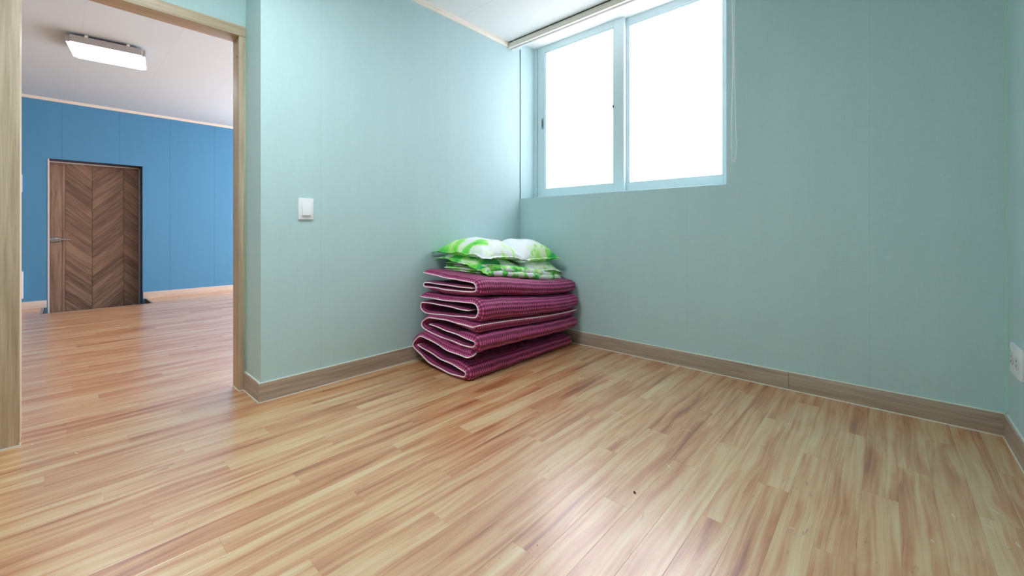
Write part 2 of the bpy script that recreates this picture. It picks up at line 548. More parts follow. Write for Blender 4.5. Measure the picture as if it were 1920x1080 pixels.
tag(wfl, 'pale wall of the blue room, hidden left of the doorway', 'wall', kind=STRUCT)
wfr = boxes('wall_far_right', M['white_wall'], None, ((-8.0, 3.5, 0), (XD2, 3.6, 0.12)), ((-8.0, 3.5, 2.3), (XD2, 3.6, CH2)),
            ((-8.0, 3.5, .12), (-7.1, 3.6, 2.3)), ((-3.0, 3.5, .12), (XD2, 3.6, 2.3)), ((-5.08, 3.5, .12), (-5.0, 3.6, 2.3)))
tag(wfr, 'pale window wall of the blue room, hidden right of the doorway', 'wall', kind=STRUCT)
wn2 = boxes('wall_far_near', M['white_wall'], None, ((XD2 - .02, 0.72, 0), (XD2, 3.5, CH2)), ((XD2 - .02, -2.5, 0), (XD2, -.2, CH2)), ((XD2 - .02, -.2, JT), (XD2, .72, CH2)))
tag(wn2, 'pale back side of the doorway wall in the blue room', 'wall', kind=STRUCT)
portal('far_window_portal', (-5.05, 3.62, 1.21), (math.radians(90), 0, 0), 4.1, 2.18)
portal('window_portal', ((XA + WIN_R) / 2, YB + .33, (WIN_Z0 + WIN_Z1) / 2), (math.radians(90), 0, 0), WIN_R - XA, WIN_Z1 - WIN_Z0)

# sunken step in front of the far door
pit = boxes('entrance_step', M['pit'], None, ((-7.9, -0.2, -0.34), (-6.66, 0.9, -0.30)), ((-6.715, -.125, -.30), (-6.70, .78, -.004)),
            ((-7.55, .765, -.30), (-6.70, .78, -.004)), ((-7.55, -.125, -.30), (-6.70, -.11, -.004)))
tag(pit, 'dark sunken entrance step in front of the wooden door', 'step', kind=STRUCT)
boxes('edge_strip', M['grey_metal'], pit, ((-6.715, -.125, -.004), (-6.695, .78, .0015)), ((-7.22, .768, -.004), (-6.70, .785, .0015)), ((-7.3, -.14, -.004), (-6.70, -.118, .0015)))

# ---- trims, baseboards
BH, BT = 0.098, 0.012
def bead_y(name, x, y0, y1, z, parent): boxes(name, M['caulk'], parent, ((x - .0022, y0, z - .0022), (x + .0022, y1, z + .0022)))
bs = boxes('baseboard_left', M['base']['y'], None, ((XA, YR - BT, 0), (XA + BT, YB - BT, BH)))
tag(bs, 'greige wood baseboard along the wall with the light switch', 'baseboard', kind=STRUCT)
boxes('top_sealant', M['caulk'], bs, ((XA, YR - BT, BH), (XA + BT * .6, YB, BH + .0035)))
boxes('bottom_sealant', M['caulk'], bs, ((XA + BT, YR - BT, 0), (XA + BT + .0035, YB, .0035)))
bs = boxes('baseboard_return', M['base']['x'], None, ((XD, YR - BT, 0), (XA, YR, BH)))
tag(bs, 'short greige baseboard on the wall end beside the doorway', 'baseboard', kind=STRUCT)
boxes('top_sealant', M['caulk'], bs, ((XD, YR - BT * .6, BH), (XA + BT * .6, YR, BH + .003)))
boxes('bottom_sealant', M['caulk'], bs, ((XD, YR - BT - .004, 0), (XA + BT, YR - BT, .004)))
bs = empty('baseboard_back', (0, YB, 0))
tag(bs, 'greige wood baseboard below the window wall', 'baseboard', kind=STRUCT)
xs = [XA + .0, -0.405, XC]
for k in range(2):
    boxes('board', M['base']['x'], bs, ((xs[k] + .0006, YB - BT, 0), (xs[k + 1] - .0006, YB, BH)), bev=.0012)
boxes('top_sealant', M['caulk'], bs, ((XA, YB - BT * .6, BH), (XC, YB, BH + .0035)))
boxes('bottom_sealant', M['caulk'], bs, ((XA, YB - BT - .0035, 0), (XC, YB - BT, .0035)))
bs = boxes('baseboard_right', M['base']['y'], None, ((XC - BT, YF, 0), (XC, YB - BT, BH)))
tag(bs, 'greige baseboard under the outlet at the right edge', 'baseboard', kind=STRUCT)
boxes('top_sealant', M['caulk'], bs, ((XC - BT * .6, YF, BH), (XC, YB, BH + .0035)))
boxes('bottom_sealant', M['caulk'], bs, ((XC - BT - .0035, YF, 0), (XC - BT, YB, .0035)))
for nm, y0, y1, lb in (('baseboard_far', DU1 + .005, 2.4, 'pale baseboard of the blue wall, right of the wooden door'),
                       ('baseboard_far_left', -2.0, DU0 - .005, 'pale baseboard of the blue wall, left of the wooden door')):
    b = boxes(nm, M['pale_base'], None, ((0, y0, 0), (BT, y1, 0.085)), bev=.002, mtx=BM)
    tag(b, lb, 'baseboard', kind=STRUCT)

def crown(name, mat, prof, p0, p1, out, lab):
    """extrude a small moulding profile [(out, z)...] from p0 to p1"""
    bm = bmesh.new()
    out = Vector(out)
    A = [bm.verts.new(Vector((p0[0], p0[1], 0)) + out * a + Vector((0, 0, z))) for a, z in prof]
    B = [bm.verts.new(Vector((p1[0], p1[1], 0)) + out * a + Vector((0, 0, z))) for a, z in prof]
    n = len(prof)
    for k in range(n): bm.faces.new((A[k], A[(k + 1) % n], B[(k + 1) % n], B[k]))
    bm.faces.new(A); bm.faces.new(B[::-1])
    return tag(finish(name, bm, mat), lab, 'moulding', kind=STRUCT)
P = lambda H, hh, d: [(0, H), (d, H), (d, H - hh * .45), (d * .75, H - hh * .5), (d * .6, H - hh * .9), (d * .45, H - hh), (0, H - hh)]
crown('trim_1', M['cream']['y'], P(CH, .036, .018), (XA, YR), (XA, BOXY), (1, 0, 0), 'cream ceiling moulding along the wall with the light switch')
tr = boxes('trim_2', M['cream']['x'], None, ((XA, BOXY - .006, 2.478), (XC, BOXY + .014, CH - .003)), bev=.003)
tag(tr, 'cream fascia moulding at the ceiling edge before the window', 'moulding', kind=STRUCT)
boxes('shadow_gap_strip', M['dark'], tr, ((XA, BOXY - .002, CH - .004), (XC, BOXY + .01, CH)))
a0 = BM @ Vector((0, -2, 0)); a1 = BM @ Vector((0, 2.4, 0))
crown('trim_3', M['cream']['y'], P(CH2, .030, .02), a0, a1, (bn.x, bn.y, 0), 'cream ceiling moulding on top of the blue wall')

# ---- doorway frame
D1 = empty('door_1', (XD, 0.28, 0))
tag(D1, 'open doorway with a plain greige wood frame', 'doorway', kind=STRUCT)
FX0, FX1 = XD2 - .006, XD + .012
boxes('jamb', M['frame']['z'], D1, ((FX0, .677, 0), (FX1, YR - .004, 1.99)), bev=.002)
boxes('jamb', M['frame']['z'], D1, ((FX0, -.205, 0), (FX1, -.110, 1.99)), bev=.002)
boxes('header', M['frame']['y'], D1, ((FX0, -.205, 1.99), (FX1 + .003, YR - .002, JT)), bev=.002)
boxes('sealant', M['caulk'], D1, ((FX1, -.205, 0), (FX1 + .004, -.110, .004)), ((FX1, .677, 0), (FX1 + .004, YR - .004, .004)),
      ((FX0, .673, 0), (FX1, .677, .004)), ((FX1 - .004, -.112, 0), (FX1 + .003, -.106, .012)))
bm = bmesh.new()
bmesh.ops.create_cone(bm, cap_ends=True, segments=10, radius1=.0035, radius2=.0035, depth=.004,
                      matrix=Matrix.Translation((XD - .02, .6765, 1.88)) @ Matrix.Rotation(math.radians(90), 4, 'X'))
finish('screw_hole', bm, M['dark'], D1)

# ================================================================== WINDOW
W1 = empty('window_1', ((XA + WIN_R) / 2, 3.04, WIN_Z0))
tag(W1, 'white sliding window with two frosted panes', 'window', kind=STRUCT)
def ring(name, mat, par, x0, x1, z0, z1, w, y0, y1, bev=.003, wb_=None, wt=None, wl=None, wr=None):
    wb_ = wb_ or w; wt = wt or w; wl = wl or w; wr = wr or w
    return boxes(name, mat, par, ((x0, y0, z0), (x0 + wl, y1, z1)), ((x1 - wr, y0, z0), (x1, y1, z1)),
                 ((x0 + wl, y0, z0), (x1 - wr, y1, z0 + wb_)), ((x0 + wl, y0, z1 - wt), (x1 - wr, y1, z1)), bev=bev)
ring('outer_frame', M['pvc'], W1, XA, WIN_R, WIN_Z0, WIN_Z1, .028, 2.985, 3.13)
boxes('frame_lip', M['pvc'], W1, ((XA + .028, 3.028, WIN_Z0 + .028), (XA + .036, 3.034, WIN_Z1 - .028)), ((XA, 2.975, WIN_Z0), (XA + .012, 2.985, WIN_Z1)),
      ((XA + .028, 3.06, WIN_Z0 + .026), (WIN_R - .028, 3.066, WIN_Z0 + .038)))
def sash(x0, x1, y, wl, wr):
    s = ring('sash', M['pvc'], W1, x0, x1, WIN_Z0 + .022, WIN_Z1 - .022, .066, y, y + .034, wl=wl, wr=wr)
    gx0, gx1, gz0, gz1 = x0 + wl, x1 - wr, WIN_Z0 + .088, WIN_Z1 - .088
    b = ring('glazing_bead', M['pvc'], s, gx0 - .001, gx1 + .001, gz0 - .001, gz1 + .001, .011, y + .006, y + .018, bev=.002)
    p = boxes('pane', M['glass'], s, ((gx0 - .004, y + .020, gz0 - .004), (gx1 + .004, y + .0245, gz1 + .004)))
    return s
s1 = sash(XA + .034, -1.525, 2.99, .082, .088)
s2 = sash(-1.60, WIN_R - .02, 3.034, .088, .066)
h = boxes('latch', plain('grey_latch', srgb(150, 164, 172), .4), s1, ((-2.345, 2.984, 1.83), (-2.318, 2.992, 1.93)), bev=.003)
boxes('latch_slot', M['dark'], s1, ((-2.336, 2.982, 1.85), (-2.327, 2.9845, 1.91)), bev=.001)
boxes('catch', M['dark'], s1, ((-1.622, 2.982, 1.885), (-1.612, 2.992, 1.905)), bev=.002)

# ---- roller blind drawn up in the curtain recess, with its bead chain
RB = empty('roller_blind', (-1.5, 2.70, 2.50))
tag(RB, 'white roller blind rolled up above the window with a long bead chain', 'blind')
bm = bmesh.new()
bmesh.ops.create_cone(bm, cap_ends=True, segments=28, radius1=.034, radius2=.034, depth=1.76,
                      matrix=Matrix.Translation((-1.535, 2.70, 2.585)) @ Matrix.Rotation(math.radians(90), 4, 'Y'))
finish('fabric_roll', bm, plain('blind_fabric', srgb(226, 226, 218), .8), RB, smooth=True)
boxes('fabric_tail', plain('blind_fabric_tail', srgb(226, 226, 218), .8), RB, ((-2.40, 2.666, 2.50), (-.665, 2.668, 2.585)))
boxes('bottom_bar', M['plastic'], RB, ((-2.405, 2.658, 2.478), (-.66, 2.676, 2.502)), bev=.004)
boxes('bar_end_cap', M['plastic'], RB, ((-2.413, 2.655, 2.474), (-2.401, 2.679, 2.506)), bev=.003)
boxes('bracket', M['plastic'], RB, ((-2.424, 2.665, 2.55), (-2.416, 2.735, 2.70)), bev=.002)
boxes('bracket', M['plastic'], RB, ((-.652, 2.665, 2.55), (-.640, 2.735, 2.70)), bev=.002)
bm = bmesh.new()
bmesh.ops.create_cone(bm, cap_ends=True, segments=24, radius1=.03, radius2=.03, depth=.012,
                      matrix=Matrix.Translation((-.670, 2.70, 2.585)) @ Matrix.Rotation(math.radians(90), 4, 'Y'))
finish('chain_wheel', bm, M['plastic'], RB, smooth=True)
bm = bmesh.new()
cpts = []
zt, zb = 2.585, 1.325
N = 150
for k in range(N):
    f = k / (N - 1)
    w = .0075 + .0022 * math.sin(f * 9) + (.002 * math.exp(-((f - .93) / .05) ** 2))
    cpts.append((-.672 - w + .002 * math.sin(f * 5), 2.718, zt + (zb - zt) * f))
bott = [(-.672 + .009 * math.cos(a), 2.718, zb - .012 * math.sin(a) * .9) for a in [math.pi, math.pi * .8, math.pi * .6, math.pi * .4, math.pi * .2, 0]]
right = [(-.672 + (-.672 - x) * 1.0 + .004 * math.exp(-((z - 1.40) / .05) ** 2), 2.712, z) for x, y, z in reversed(cpts)]
chain = cpts + bott[1:-1] + right
for p in chain:
    bmesh.ops.create_icosphere(bm, subdivisions=1, radius=.0034, matrix=Matrix.Translation(p))
tube_bm(bm, chain[::3], .0009, 4)
finish('bead_chain', bm, M['plastic'], RB, smooth=True)

# ================================================================== FAR DOOR
D2 = empty('door_2', tuple(BM @ Vector((-.24, (DU0 + DU1) / 2, -.30))))
tag(D2, 'dark brown wooden door with a chevron board pattern in the blue wall', 'door', kind=STRUCT)
DX = -.22                                # door face, behind the wall face
def dwood(name, lo, hi, ang):
    """grain of a door board, running at an angle in the door's plane"""
    t = NT(name)
    geo = t.n('ShaderNodeTexCoord').outputs['Object']
    oi = t.n('ShaderNodeObjectInfo')
    cb = t.n('ShaderNodeCombineXYZ')
    for i, k in enumerate((7.3, 11.1, 15.7)): t.l(t.math('MULTIPLY', oi.outputs['Random'], k), cb.inputs[i])
    mp = t.n('ShaderNodeMapping'); mp.inputs['Rotation'].default_value = (ang, 0, 0)
    t.l(geo, mp.inputs[0])
    pos = t.add(mp.outputs[0], cb.outputs[0])
    n1 = t.noise(t.scaled(pos, (20, 3.0, 46)), 1.0, 4, 0.6, 0.4).outputs[0]
    f = t.math('ADD', n1, t.math('MULTIPLY', t.math('SUBTRACT', oi.outputs['Random'], .5), .24))
    c = t.ramp(f, [(0.30, lo), (0.70, hi)])
    return t.set(Base_Color=c, Roughness=.5)
LO, HI = srgb(98, 74, 60), srgb(152, 124, 104)
SL = math.radians(46)
m_up, m_dn, m_v = dwood('door_board_rising', LO, HI, -SL), dwood('door_board_falling', LO, HI, SL), dwood('door_stile_wood', LO, HI, math.radians(90))
ZB, ZT = -.285, DTOP - .022
d0, d1 = DU0 + .015, DU1 - .026
leaf = boxes('leaf', plain('door_core', srgb(52, 38, 30), .6), D2, ((DX - .04, d0, ZB), (DX - .004, d1, ZT)), mtx=BM)
leaf['label'] = 'dark door core behind the boards'
def ud(px, back=DX):                      # along-wall coordinate on the door face for a pixel column
    tt = (px - 960) / FPX; s, c = math.sin(YAW), math.cos(YAW)
    rx, ry = tt * c - s, tt * s + c
    b = Vector((BP1.x, BP1.y)) + bn * back
    det = bdir.x * (-ry) - bdir.y * (-rx)
    return (-b.x * (-ry) + b.y * (-rx)) / det
cut = [d0, ud(116), ud(122.4), ud(173), ud(232), d1]
boxes('stile', m_v, D2, ((DX - .004, cut[0], ZB), (DX + .002, cut[1] - .001, ZT)), bev=.001, mtx=BM)
boxes('stile', m_v, D2, ((DX - .004, cut[1] + .001, ZB), (DX + .001, cut[2] - .001, ZT)), bev=.001, mtx=BM)
bh = 0.122
for ci, sgn in ((2, -1), (3, 1), (4, -1)):
    u0, u1 = cut[ci] + .0008, cut[ci + 1] - .0008
    rise = math.tan(SL) * (u1 - u0) * sgn
    # at shared zig-zag points the courses meet: phase from the column to the left
    if ci == 2: ph = 0.0
    z = ZB - 1.0 + ph
    while z < ZT + 0.6:
        quad = [(u0, z), (u1, z + rise), (u1, z + rise + bh - .0014), (u0, z + bh - .0014)]
        # clip to the leaf height
        def clip(poly, lim, keep_above):
            out = []
            for k in range(len(poly)):
                a, b = poly[k], poly[(k + 1) % len(poly)]
                ia = (a[1] >= lim) == keep_above or a[1] == lim; ib = (b[1] >= lim) == keep_above or b[1] == lim
                if ia: out.append(a)
                if ia != ib:
                    t_ = (lim - a[1]) / (b[1] - a[1]); out.append((a[0] + (b[0] - a[0]) * t_, lim))
            return out
        q = clip(quad, ZB, True)
        if len(q) > 2: q = clip(q, ZT, False)
        if len(q) > 2:
            area = abs(sum(q[k][0] * q[(k + 1) % len(q)][1] - q[(k + 1) % len(q)][0] * q[k][1] for k in range(len(q)))) / 2
            if area > 2e-4:
                bm = bmesh.new()
                A = [bm.verts.new((DX - .004, u, zz)) for u, zz in q]
                cu = sum(u for u, _ in q) / len(q); cz = sum(zz for _, zz in q) / len(q)
                B = [bm.verts.new((DX + .0015, u + (cu - u) * .012, zz + (cz - zz) * .012)) for u, zz in q]
                nq = len(q)
                for k in range(nq): bm.faces.new((A[k], A[(k + 1) % nq], B[(k + 1) % nq], B[k]))
                bm.faces.new(B)
                finish('board', bm, m_up if sgn > 0 else m_dn, D2, mtx=BM)
        z += bh
    ph = (ph + rise) % bh
# navy boxes colour in the shade of the papered reveal; steel edges round the leaf
fr = boxes('frame', plain('navy_reveal_shade', srgb(34, 50, 78), .5), D2,  # these frame boxes stand in for the shade of the blue reveal
           ((-.26, DU1 - .006, -.30), (-.002, DU1, DTOP)), ((-.26, DU0, DTOP - .006), (-.002, DU1, DTOP)), mtx=BM)
pale = plain('pale_frame_edge', srgb(206, 206, 204), .4)
boxes('frame_edge', pale, fr, ((-.26, DU0 + .001, -.30), (.004, DU0 + .013, DTOP - .004)), mtx=BM)
boxes('frame_edge', pale, fr, ((DX - .03, DU0 + .013, DTOP - .020), (DX + .012, DU1 - .006, DTOP - .006)), mtx=BM)
boxes('frame_edge', plain('grey_frame_edge', srgb(150, 150, 154), .4), fr, ((DX - .03, DU1 - .024, -.30), (DX + .012, DU1 - .006, DTOP - .006)), mtx=BM)
# lever handle
hu, hz = ud(103.5), 1.0
tt = (103.5 - 960) / FPX
pw = BM @ Vector((DX, hu, 0))
dd = -pw.x * math.sin(YAW) + pw.y * math.cos(YAW)
hz = CAM_H - (449.5 - 432) * dd / FPX
hd = empty('handle'); hd.parent = D2
hd.location = -Vector(D2.location)
bm = bmesh.new()
bmesh.ops.create_uvsphere(bm, u_segments=20, v_segments=12, radius=1.0)
for v in bm.verts: v.co = Vector((DX + .002 + max(0, v.co.x) * .016, hu + v.co.y * .058, hz + v.co.z * .034))
finish('rose', bm, M['grey_metal'], hd, mtx=BM, smooth=True)
bm = bmesh.new()
bmesh.ops.create_uvsphere(bm, u_segments=14, v_segments=8, radius=1.0)
for v in bm.verts: v.co = Vector((DX + .016 + v.co.x * .022, hu + v.co.y * .016, hz + v.co.z * .016))
tube_bm(bm, [(DX + .034, hu, hz), (DX + .044, hu + .03, hz + .002), (DX + .046, hu + .075, hz + .003), (DX + .040, hu + .125, hz)], [.013, .012, .010, .007], 10)
finish('lever', bm, M['grey_metal'], hd, mtx=BM, smooth=True)

# ================================================================== CEILING LAMPS
def led_lamp(name, c, sx, sy, zc, label, strength, yaw=0.0):
    r = empty(name, (c[0], c[1], zc)); tag(r, label, 'ceiling lamp', 'flat LED ceiling lamps')
    mx = Matrix.Translation((c[0], c[1], zc)) @ Matrix.Rotation(yaw, 4, 'Z')
    X, Y = sx / 2, sy / 2
    def slab(nm, x, y, z0, z1, mat, rad):
        bm = bmesh.new(); box_bm(bm, (-x, -y, z0), (x, y, z1))
        es = [e for e in bm.edges if abs(e.verts[0].co.z - e.verts[1].co.z) > (z1 - z0) * .5]
        bmesh.ops.bevel(bm, geom=es, offset=rad, segments=5, affect='EDGES')
        return finish(nm, bm, mat, r, mtx=mx, smooth=True)
    slab('mounting_plate', X - .05, Y - .05, -.022, 0, M['grey_metal'], .02)
    slab('housing', X, Y, -.076, -.022, M['lamp_body'], .025)
    slab('diffuser', X - .004, Y - .004, -.079, -.0755, glow(name + '_diffuser', (.88, .97, 1.0, 1), strength), .023)
    for yy in (-.25, .27):
        for s_ in (1, -1):
            boxes('clip', M['plastic'], r, ((X * s_ - .020 * s_, sy * yy - .010, -.024), (X * s_ + .004 * s_, sy * yy + .010, -.006)), bev=.002, mtx=mx)
    return r
led_lamp('ceiling_lamp_or_fill', (-4.872, .287), .415, .467, CH2, 'lit flat rectangular ceiling lamp in the blue room', LAMP_BACK, math.radians(-7.5))
led_lamp('ceiling_lamp_or_fill', (-1.45, .35), .50, .50, CH, 'added flat fill lamp on the mint room ceiling, out of the picture', LAMP_FILL)  # fill lamp added out of view to brighten the mint room

# ================================================================== WALL FITTINGS
# light switch on the left wall
sw = empty('light_switch', (XA, .935, 1.022)); tag(sw, 'white single rocker light switch on the mint wall', 'light switch')
boxes('plate', M['plastic'], sw, ((XA, .895, .961), (XA + .011, .976, 1.082)), bev=.004)
boxes('rocker_rim', M['plastic'], sw, ((XA + .010, .910, .979), (XA + .0135, .962, 1.064)), bev=.0012)
bm = bmesh.new(); box_bm(bm, (XA + .012, .914, .984), (XA + .018, .958, 1.059), .0015)
for v in bm.verts:
    if v.co.x > XA + .015: v.co.x += (1.0215 - v.co.z) * .12
finish('rocker', bm, M['plastic'], sw, smooth=True)
# outlet on the right wall
ou = empty('wall_outlet', (XC, 2.57, .378)); tag(ou, 'white wall outlet at the right edge of the picture', 'outlet')
boxes('plate', M['plastic'], ou, ((XC - .011, 2.485, .317), (XC, 2.660, .438)), bev=.004)
for y in (2.615, 2.53):
    bm = bmesh.new()
    bmesh.ops.create_cone(bm, cap_ends=True, segments=28, radius1=.026, radius2=.024, depth=.004,
                          matrix=Matrix.Translation((XC - .012, y - .006, .378)) @ Matrix.Rotation(math.radians(90), 4, 'Y'))
    s_ = finish('socket', bm, plain('socket_face', srgb(214, 216, 220), .35), ou, smooth=True)
    for dz in (-.0095, .0095):
        bm = bmesh.new()
        bmesh.ops.create_cone(bm, cap_ends=True, segments=10, radius1=.003, radius2=.003, depth=.001,
                              matrix=Matrix.Translation((XC - .0145, y - .006, .378 + dz)) @ Matrix.Rotation(math.radians(90), 4, 'Y'))
        finish('pin_hole', bm, M['dark'], s_)
for z in (.402, .356):
    bm = bmesh.new()
    bmesh.ops.create_cone(bm, cap_ends=True, segments=10, radius1=.0035, radius2=.0035, depth=.002,
                          matrix=Matrix.Translation((XC - .0115, 2.648, z)) @ Matrix.Rotation(math.radians(90), 4, 'Y'))
    finish('screw', bm, M['grey_metal'], ou)
# white units on the blue wall, half hidden by the doorway jamb
u = bl(42)
ic = empty('wall_unit', tuple(BM @ Vector((0, u - .08, 1.44)))); tag(ic, 'small white unit at head height on the blue wall, half hidden by the doorway frame', 'wall unit')
boxes('housing', M['plastic'], ic, ((0, u - .17, 1.33), (.03, u, 1.535)), bev=.006, mtx=BM)
boxes('front_panel', M['plastic'], ic, ((.029, u - .155, 1.345), (.034, u - .015, 1.52)), bev=.003, mtx=BM)
u = bl(44)
pb = empty('wall_box', tuple(BM @ Vector((0, u - .1, .28)))); tag(pb, 'white service box low on the blue wall beside the doorway frame', 'service box')
boxes('housing', M['plastic'], pb, ((0, u - .28, .125), (.035, u, .435)), bev=.006, mtx=BM)
boxes('lid', M['plastic'], pb, ((.034, u - .26, .145), (.040, u - .02, .415)), bev=.003, mtx=BM)

# ================================================================== BEDDING
SN, CN = math.sin(YAW), math.cos(YAW)
def plane_xz(px, py, y):
    """a measured edge point, as (x, z) on the upright plane at depth y"""
    tt = (px - 960) / FPX
    rx, ry = tt * CN - SN, tt * SN + CN
    d = y / ry
    return (rx * d, CAM_H - (py - 432) * d / FPX)

def smooth01(t): t = min(1, max(0, t)); return t * t * (3 - 2 * t)

def quilt(name, label, prof, y0, y1, ho, hi_in, mat, bind_mat, group, cat, shape, ns=150, nv=44, bind_r=.0032, ho2=None, hflap=0.0, taper=.045, puff=.004, innerfrac=.62, side=1, fall=.035, seed=0):
    """a padded cloth folded along profile prof [(x, z)], lying along y0..y1"""
    rnd = random.Random(seed)
    cl, L = catmull([Vector((a, b, 0)) for a, b in prof], ns)
    W = y1 - y0
    # normals to the left of travel, in the x-z plane
    nrm = []
    for i in range(ns):
        d = cl[min(i + 1, ns - 1)] - cl[max(i - 1, 0)]; d.normalize()
        nrm.append(Vector((-d.y, d.x, 0)) * side)
    for _ in range(2):
        nrm = [(nrm[max(i - 1, 0)] + nrm[i] * 2 + nrm[min(i + 1, ns - 1)]).normalized() for i in range(ns)]
    ph = [rnd.uniform(0, 6.28) for _ in range(6)]
    bm = bmesh.new()
    uvl = bm.loops.layers.uv.new('UVMap')
    def P(i, v, h):
        s = i / (ns - 1)
        y = y0 + W * v
        q = cl[i] + nrm[i] * h
        x, z = q.x, q.y
        x, y, z = shape(x, y, z, v)
        return Vector((x, y, z))
    vsm = []
    for j in range(nv):
        t = j / (nv - 1)
        vsm.append(0.5 - 0.5 * math.cos(math.pi * t) if False else t)
    # denser rows near both ends
    vv = sorted(set([k * .008 / 1 for k in range(6)] + [1 - k * .008 for k in range(6)] + [.06 + (.88) * k / (nv - 1) for k in range(nv)]))
    nvv = len(vv)
    def edge(s_len, v):
        e1 = min(1, min(s_len, L - s_len) / fall); e2 = min(1, min(v, 1 - v) * W / taper)
        f = lambda e: math.sqrt(max(0, 1 - (1 - e) ** 2))
        return f(e1) * f(e2)
    top, bot = [], []
    for i in range(ns):
        sl = L * i / (ns - 1)
        inn = smooth01((sl / L - innerfrac) / .06)
        oo = ho + ((ho2 or ho) - ho) * smooth01((sl / L - .40) / .15)
        a = oo * (1 - inn) + hi_in * inn
        rt, rb = [], []
        for v in vv:
            e = edge(sl, v)
            w = puff * (math.sin(sl * 55 + ph[0] + 3 * math.sin(v * 7 + ph[1])) * .5 + math.sin(v * W * 38 + ph[2] + 2 * math.sin(sl * 11 + ph[3])) * .5)
            wob = .0035 * math.sin(sl * 31 + ph[4]) * (1 - min(1, min(v, 1 - v) / .08))
            q = P(i, v, a * e + w * e * (1 - inn))
            rt.append(bm.verts.new(q + Vector((0, wob, 0))))
            q = P(i, v, -(hi_in + hflap * smooth01(1 - sl / .30)) * e - .0006)
            rb.append(bm.verts.new(q + Vector((0, wob, 0))))
        top.append(rt); bot.append(rb)
    def face(vs, uvs):
        f = bm.faces.new(vs); f.smooth = True
        for lp, uv in zip(f.loops, uvs): lp[uvl].uv = uv
    U = lambda i, j: (L * i / (ns - 1), W * vv[j])
    for i in range(ns - 1):
        for j in range(nvv - 1):
            uv = [U(i, j), U(i + 1, j), U(i + 1, j + 1), U(i, j + 1)]
            face((top[i][j], top[i + 1][j], top[i + 1][j + 1], top[i][j + 1]), uv)
            face((bot[i][j], bot[i][j + 1], bot[i + 1][j + 1], bot[i + 1][j]), [uv[0], uv[3], uv[2], uv[1]])
    for i in range(ns - 1):
        for j in (0, nvv - 1):
            face((top[i][j], bot[i][j], bot[i + 1][j], top[i + 1][j]), [U(i, j), U(i, j), U(i + 1, j), U(i + 1, j)])
    for j in range(nvv - 1):
        for i in (0, ns - 1):
            face((top[i][j], top[i][j + 1], bot[i][j + 1], bot[i][j]), [U(i, j), U(i, j + 1), U(i, j + 1), U(i, j)])
    # the binding runs round all four edges
    path = [(top[i][0].co + bot[i][0].co) / 2 for i in range(ns)]
    path += [(top[ns - 1][j].co + bot[ns - 1][j].co) / 2 for j in range(1, nvv)]
    path += [(top[i][nvv - 1].co + bot[i][nvv - 1].co) / 2 for i in range(ns - 2, -1, -1)]
    path += [(top[0][j].co + bot[0][j].co) / 2 for j in range(nvv - 2, 0, -1)]
    c = sum((v.co for v in bm.verts), Vector()) / len(bm.verts)
    zmin = min(v.co.z for v in bm.verts)
    root = empty(name, (c.x, c.y, zmin)); tag(root, label, cat, group)
    finish('quilted_cloth' if bind_mat else 'cloth', bm, mat, root, smooth=False)
    if bind_mat:
        bm = bmesh.new(); tube_bm(bm, path, bind_r, 6, True)
        finish('binding', bm, bind_mat, root, smooth=True)
    return root

CR = lambda p, y: plane_xz(740 + p[0] / 3.484, 420 + p[1] / 3.484, y)
Y1_ = 2.745
def mat_shape(x, y, z, v):
    k = 1 - .155 * smooth01(v * 1.02) - .02 * math.sin(math.pi * v)
    return x, y, max(.004, z * k)
def bottom_shape(x, y, z, v):
    # the upper flap of the lowest mat draws back under the mat above it
    if z > .10: x -= .075 * smooth01(v * 7) * smooth01((x + 2.15) / .2)
    return mat_shape(x, y, z, v)
MATS = [
 ('mat_top', 1.69, [(188, 316), (240, 328), (320, 348), (420, 366), (500, 380), (524, 396), (530, 420), (518, 442), (440, 440), (340, 430), (260, 416), (205, 410), (190, 398), (200, 382), (270, 390), (360, 402), (440, 413), (505, 420)], 1,
  'topmost folded maroon checked sleeping mat, right under the green bedding'),
 ('mat_second', 1.68, [(168, 472), (240, 485), (340, 500), (440, 509), (510, 518), (536, 540), (545, 570), (540, 598), (522, 612), (450, 606), (350, 598), (260, 588), (200, 580), (175, 556), (172, 532), (186, 512), (260, 522), (340, 536), (420, 555), (480, 566)], 1,
  'second folded maroon checked sleeping mat from the top of the stack'),
 ('mat_third', 1.655, [(532, 668), (505, 674), (440, 656), (360, 634), (290, 620), (220, 612), (186, 632), (178, 654), (192, 680), (240, 712), (320, 744), (400, 775), (460, 795), (502, 806), (520, 795), (524, 776), (508, 764), (450, 740), (380, 712), (300, 682), (228, 655)], -1,
  'third folded maroon checked sleeping mat, its white bound edge running along the front'),
 ('mat_bottom', 1.62, [(500, 866), (478, 872), (440, 862), (360, 832), (280, 788), (220, 752), (164, 734), (132, 760), (122, 785), (132, 810), (200, 882), (280, 936), (360, 974), (420, 994), (448, 1000), (462, 985), (458, 964), (400, 930), (300, 880), (220, 832), (150, 788)], -1,
  'lowest folded maroon checked sleeping mat, lying on the wooden floor'),
]
for k, (nm, ye, pts, side, lab) in enumerate(MATS):
    prof = [CR(p, ye) for p in pts]
    quilt('folded_sleeping_mat', lab, prof, ye, Y1_ - .01 * k, .030 if k != 2 else .021, .011, M['gingham'], M['binding'], 'folded maroon sleeping mats', 'sleeping mat',
          bottom_shape if k == 3 else mat_shape, side=side, seed=k, ho2=.036 if k == 2 else None, hflap=.028 if k == 2 else 0.0, innerfrac=.62 if side > 0 else .78)

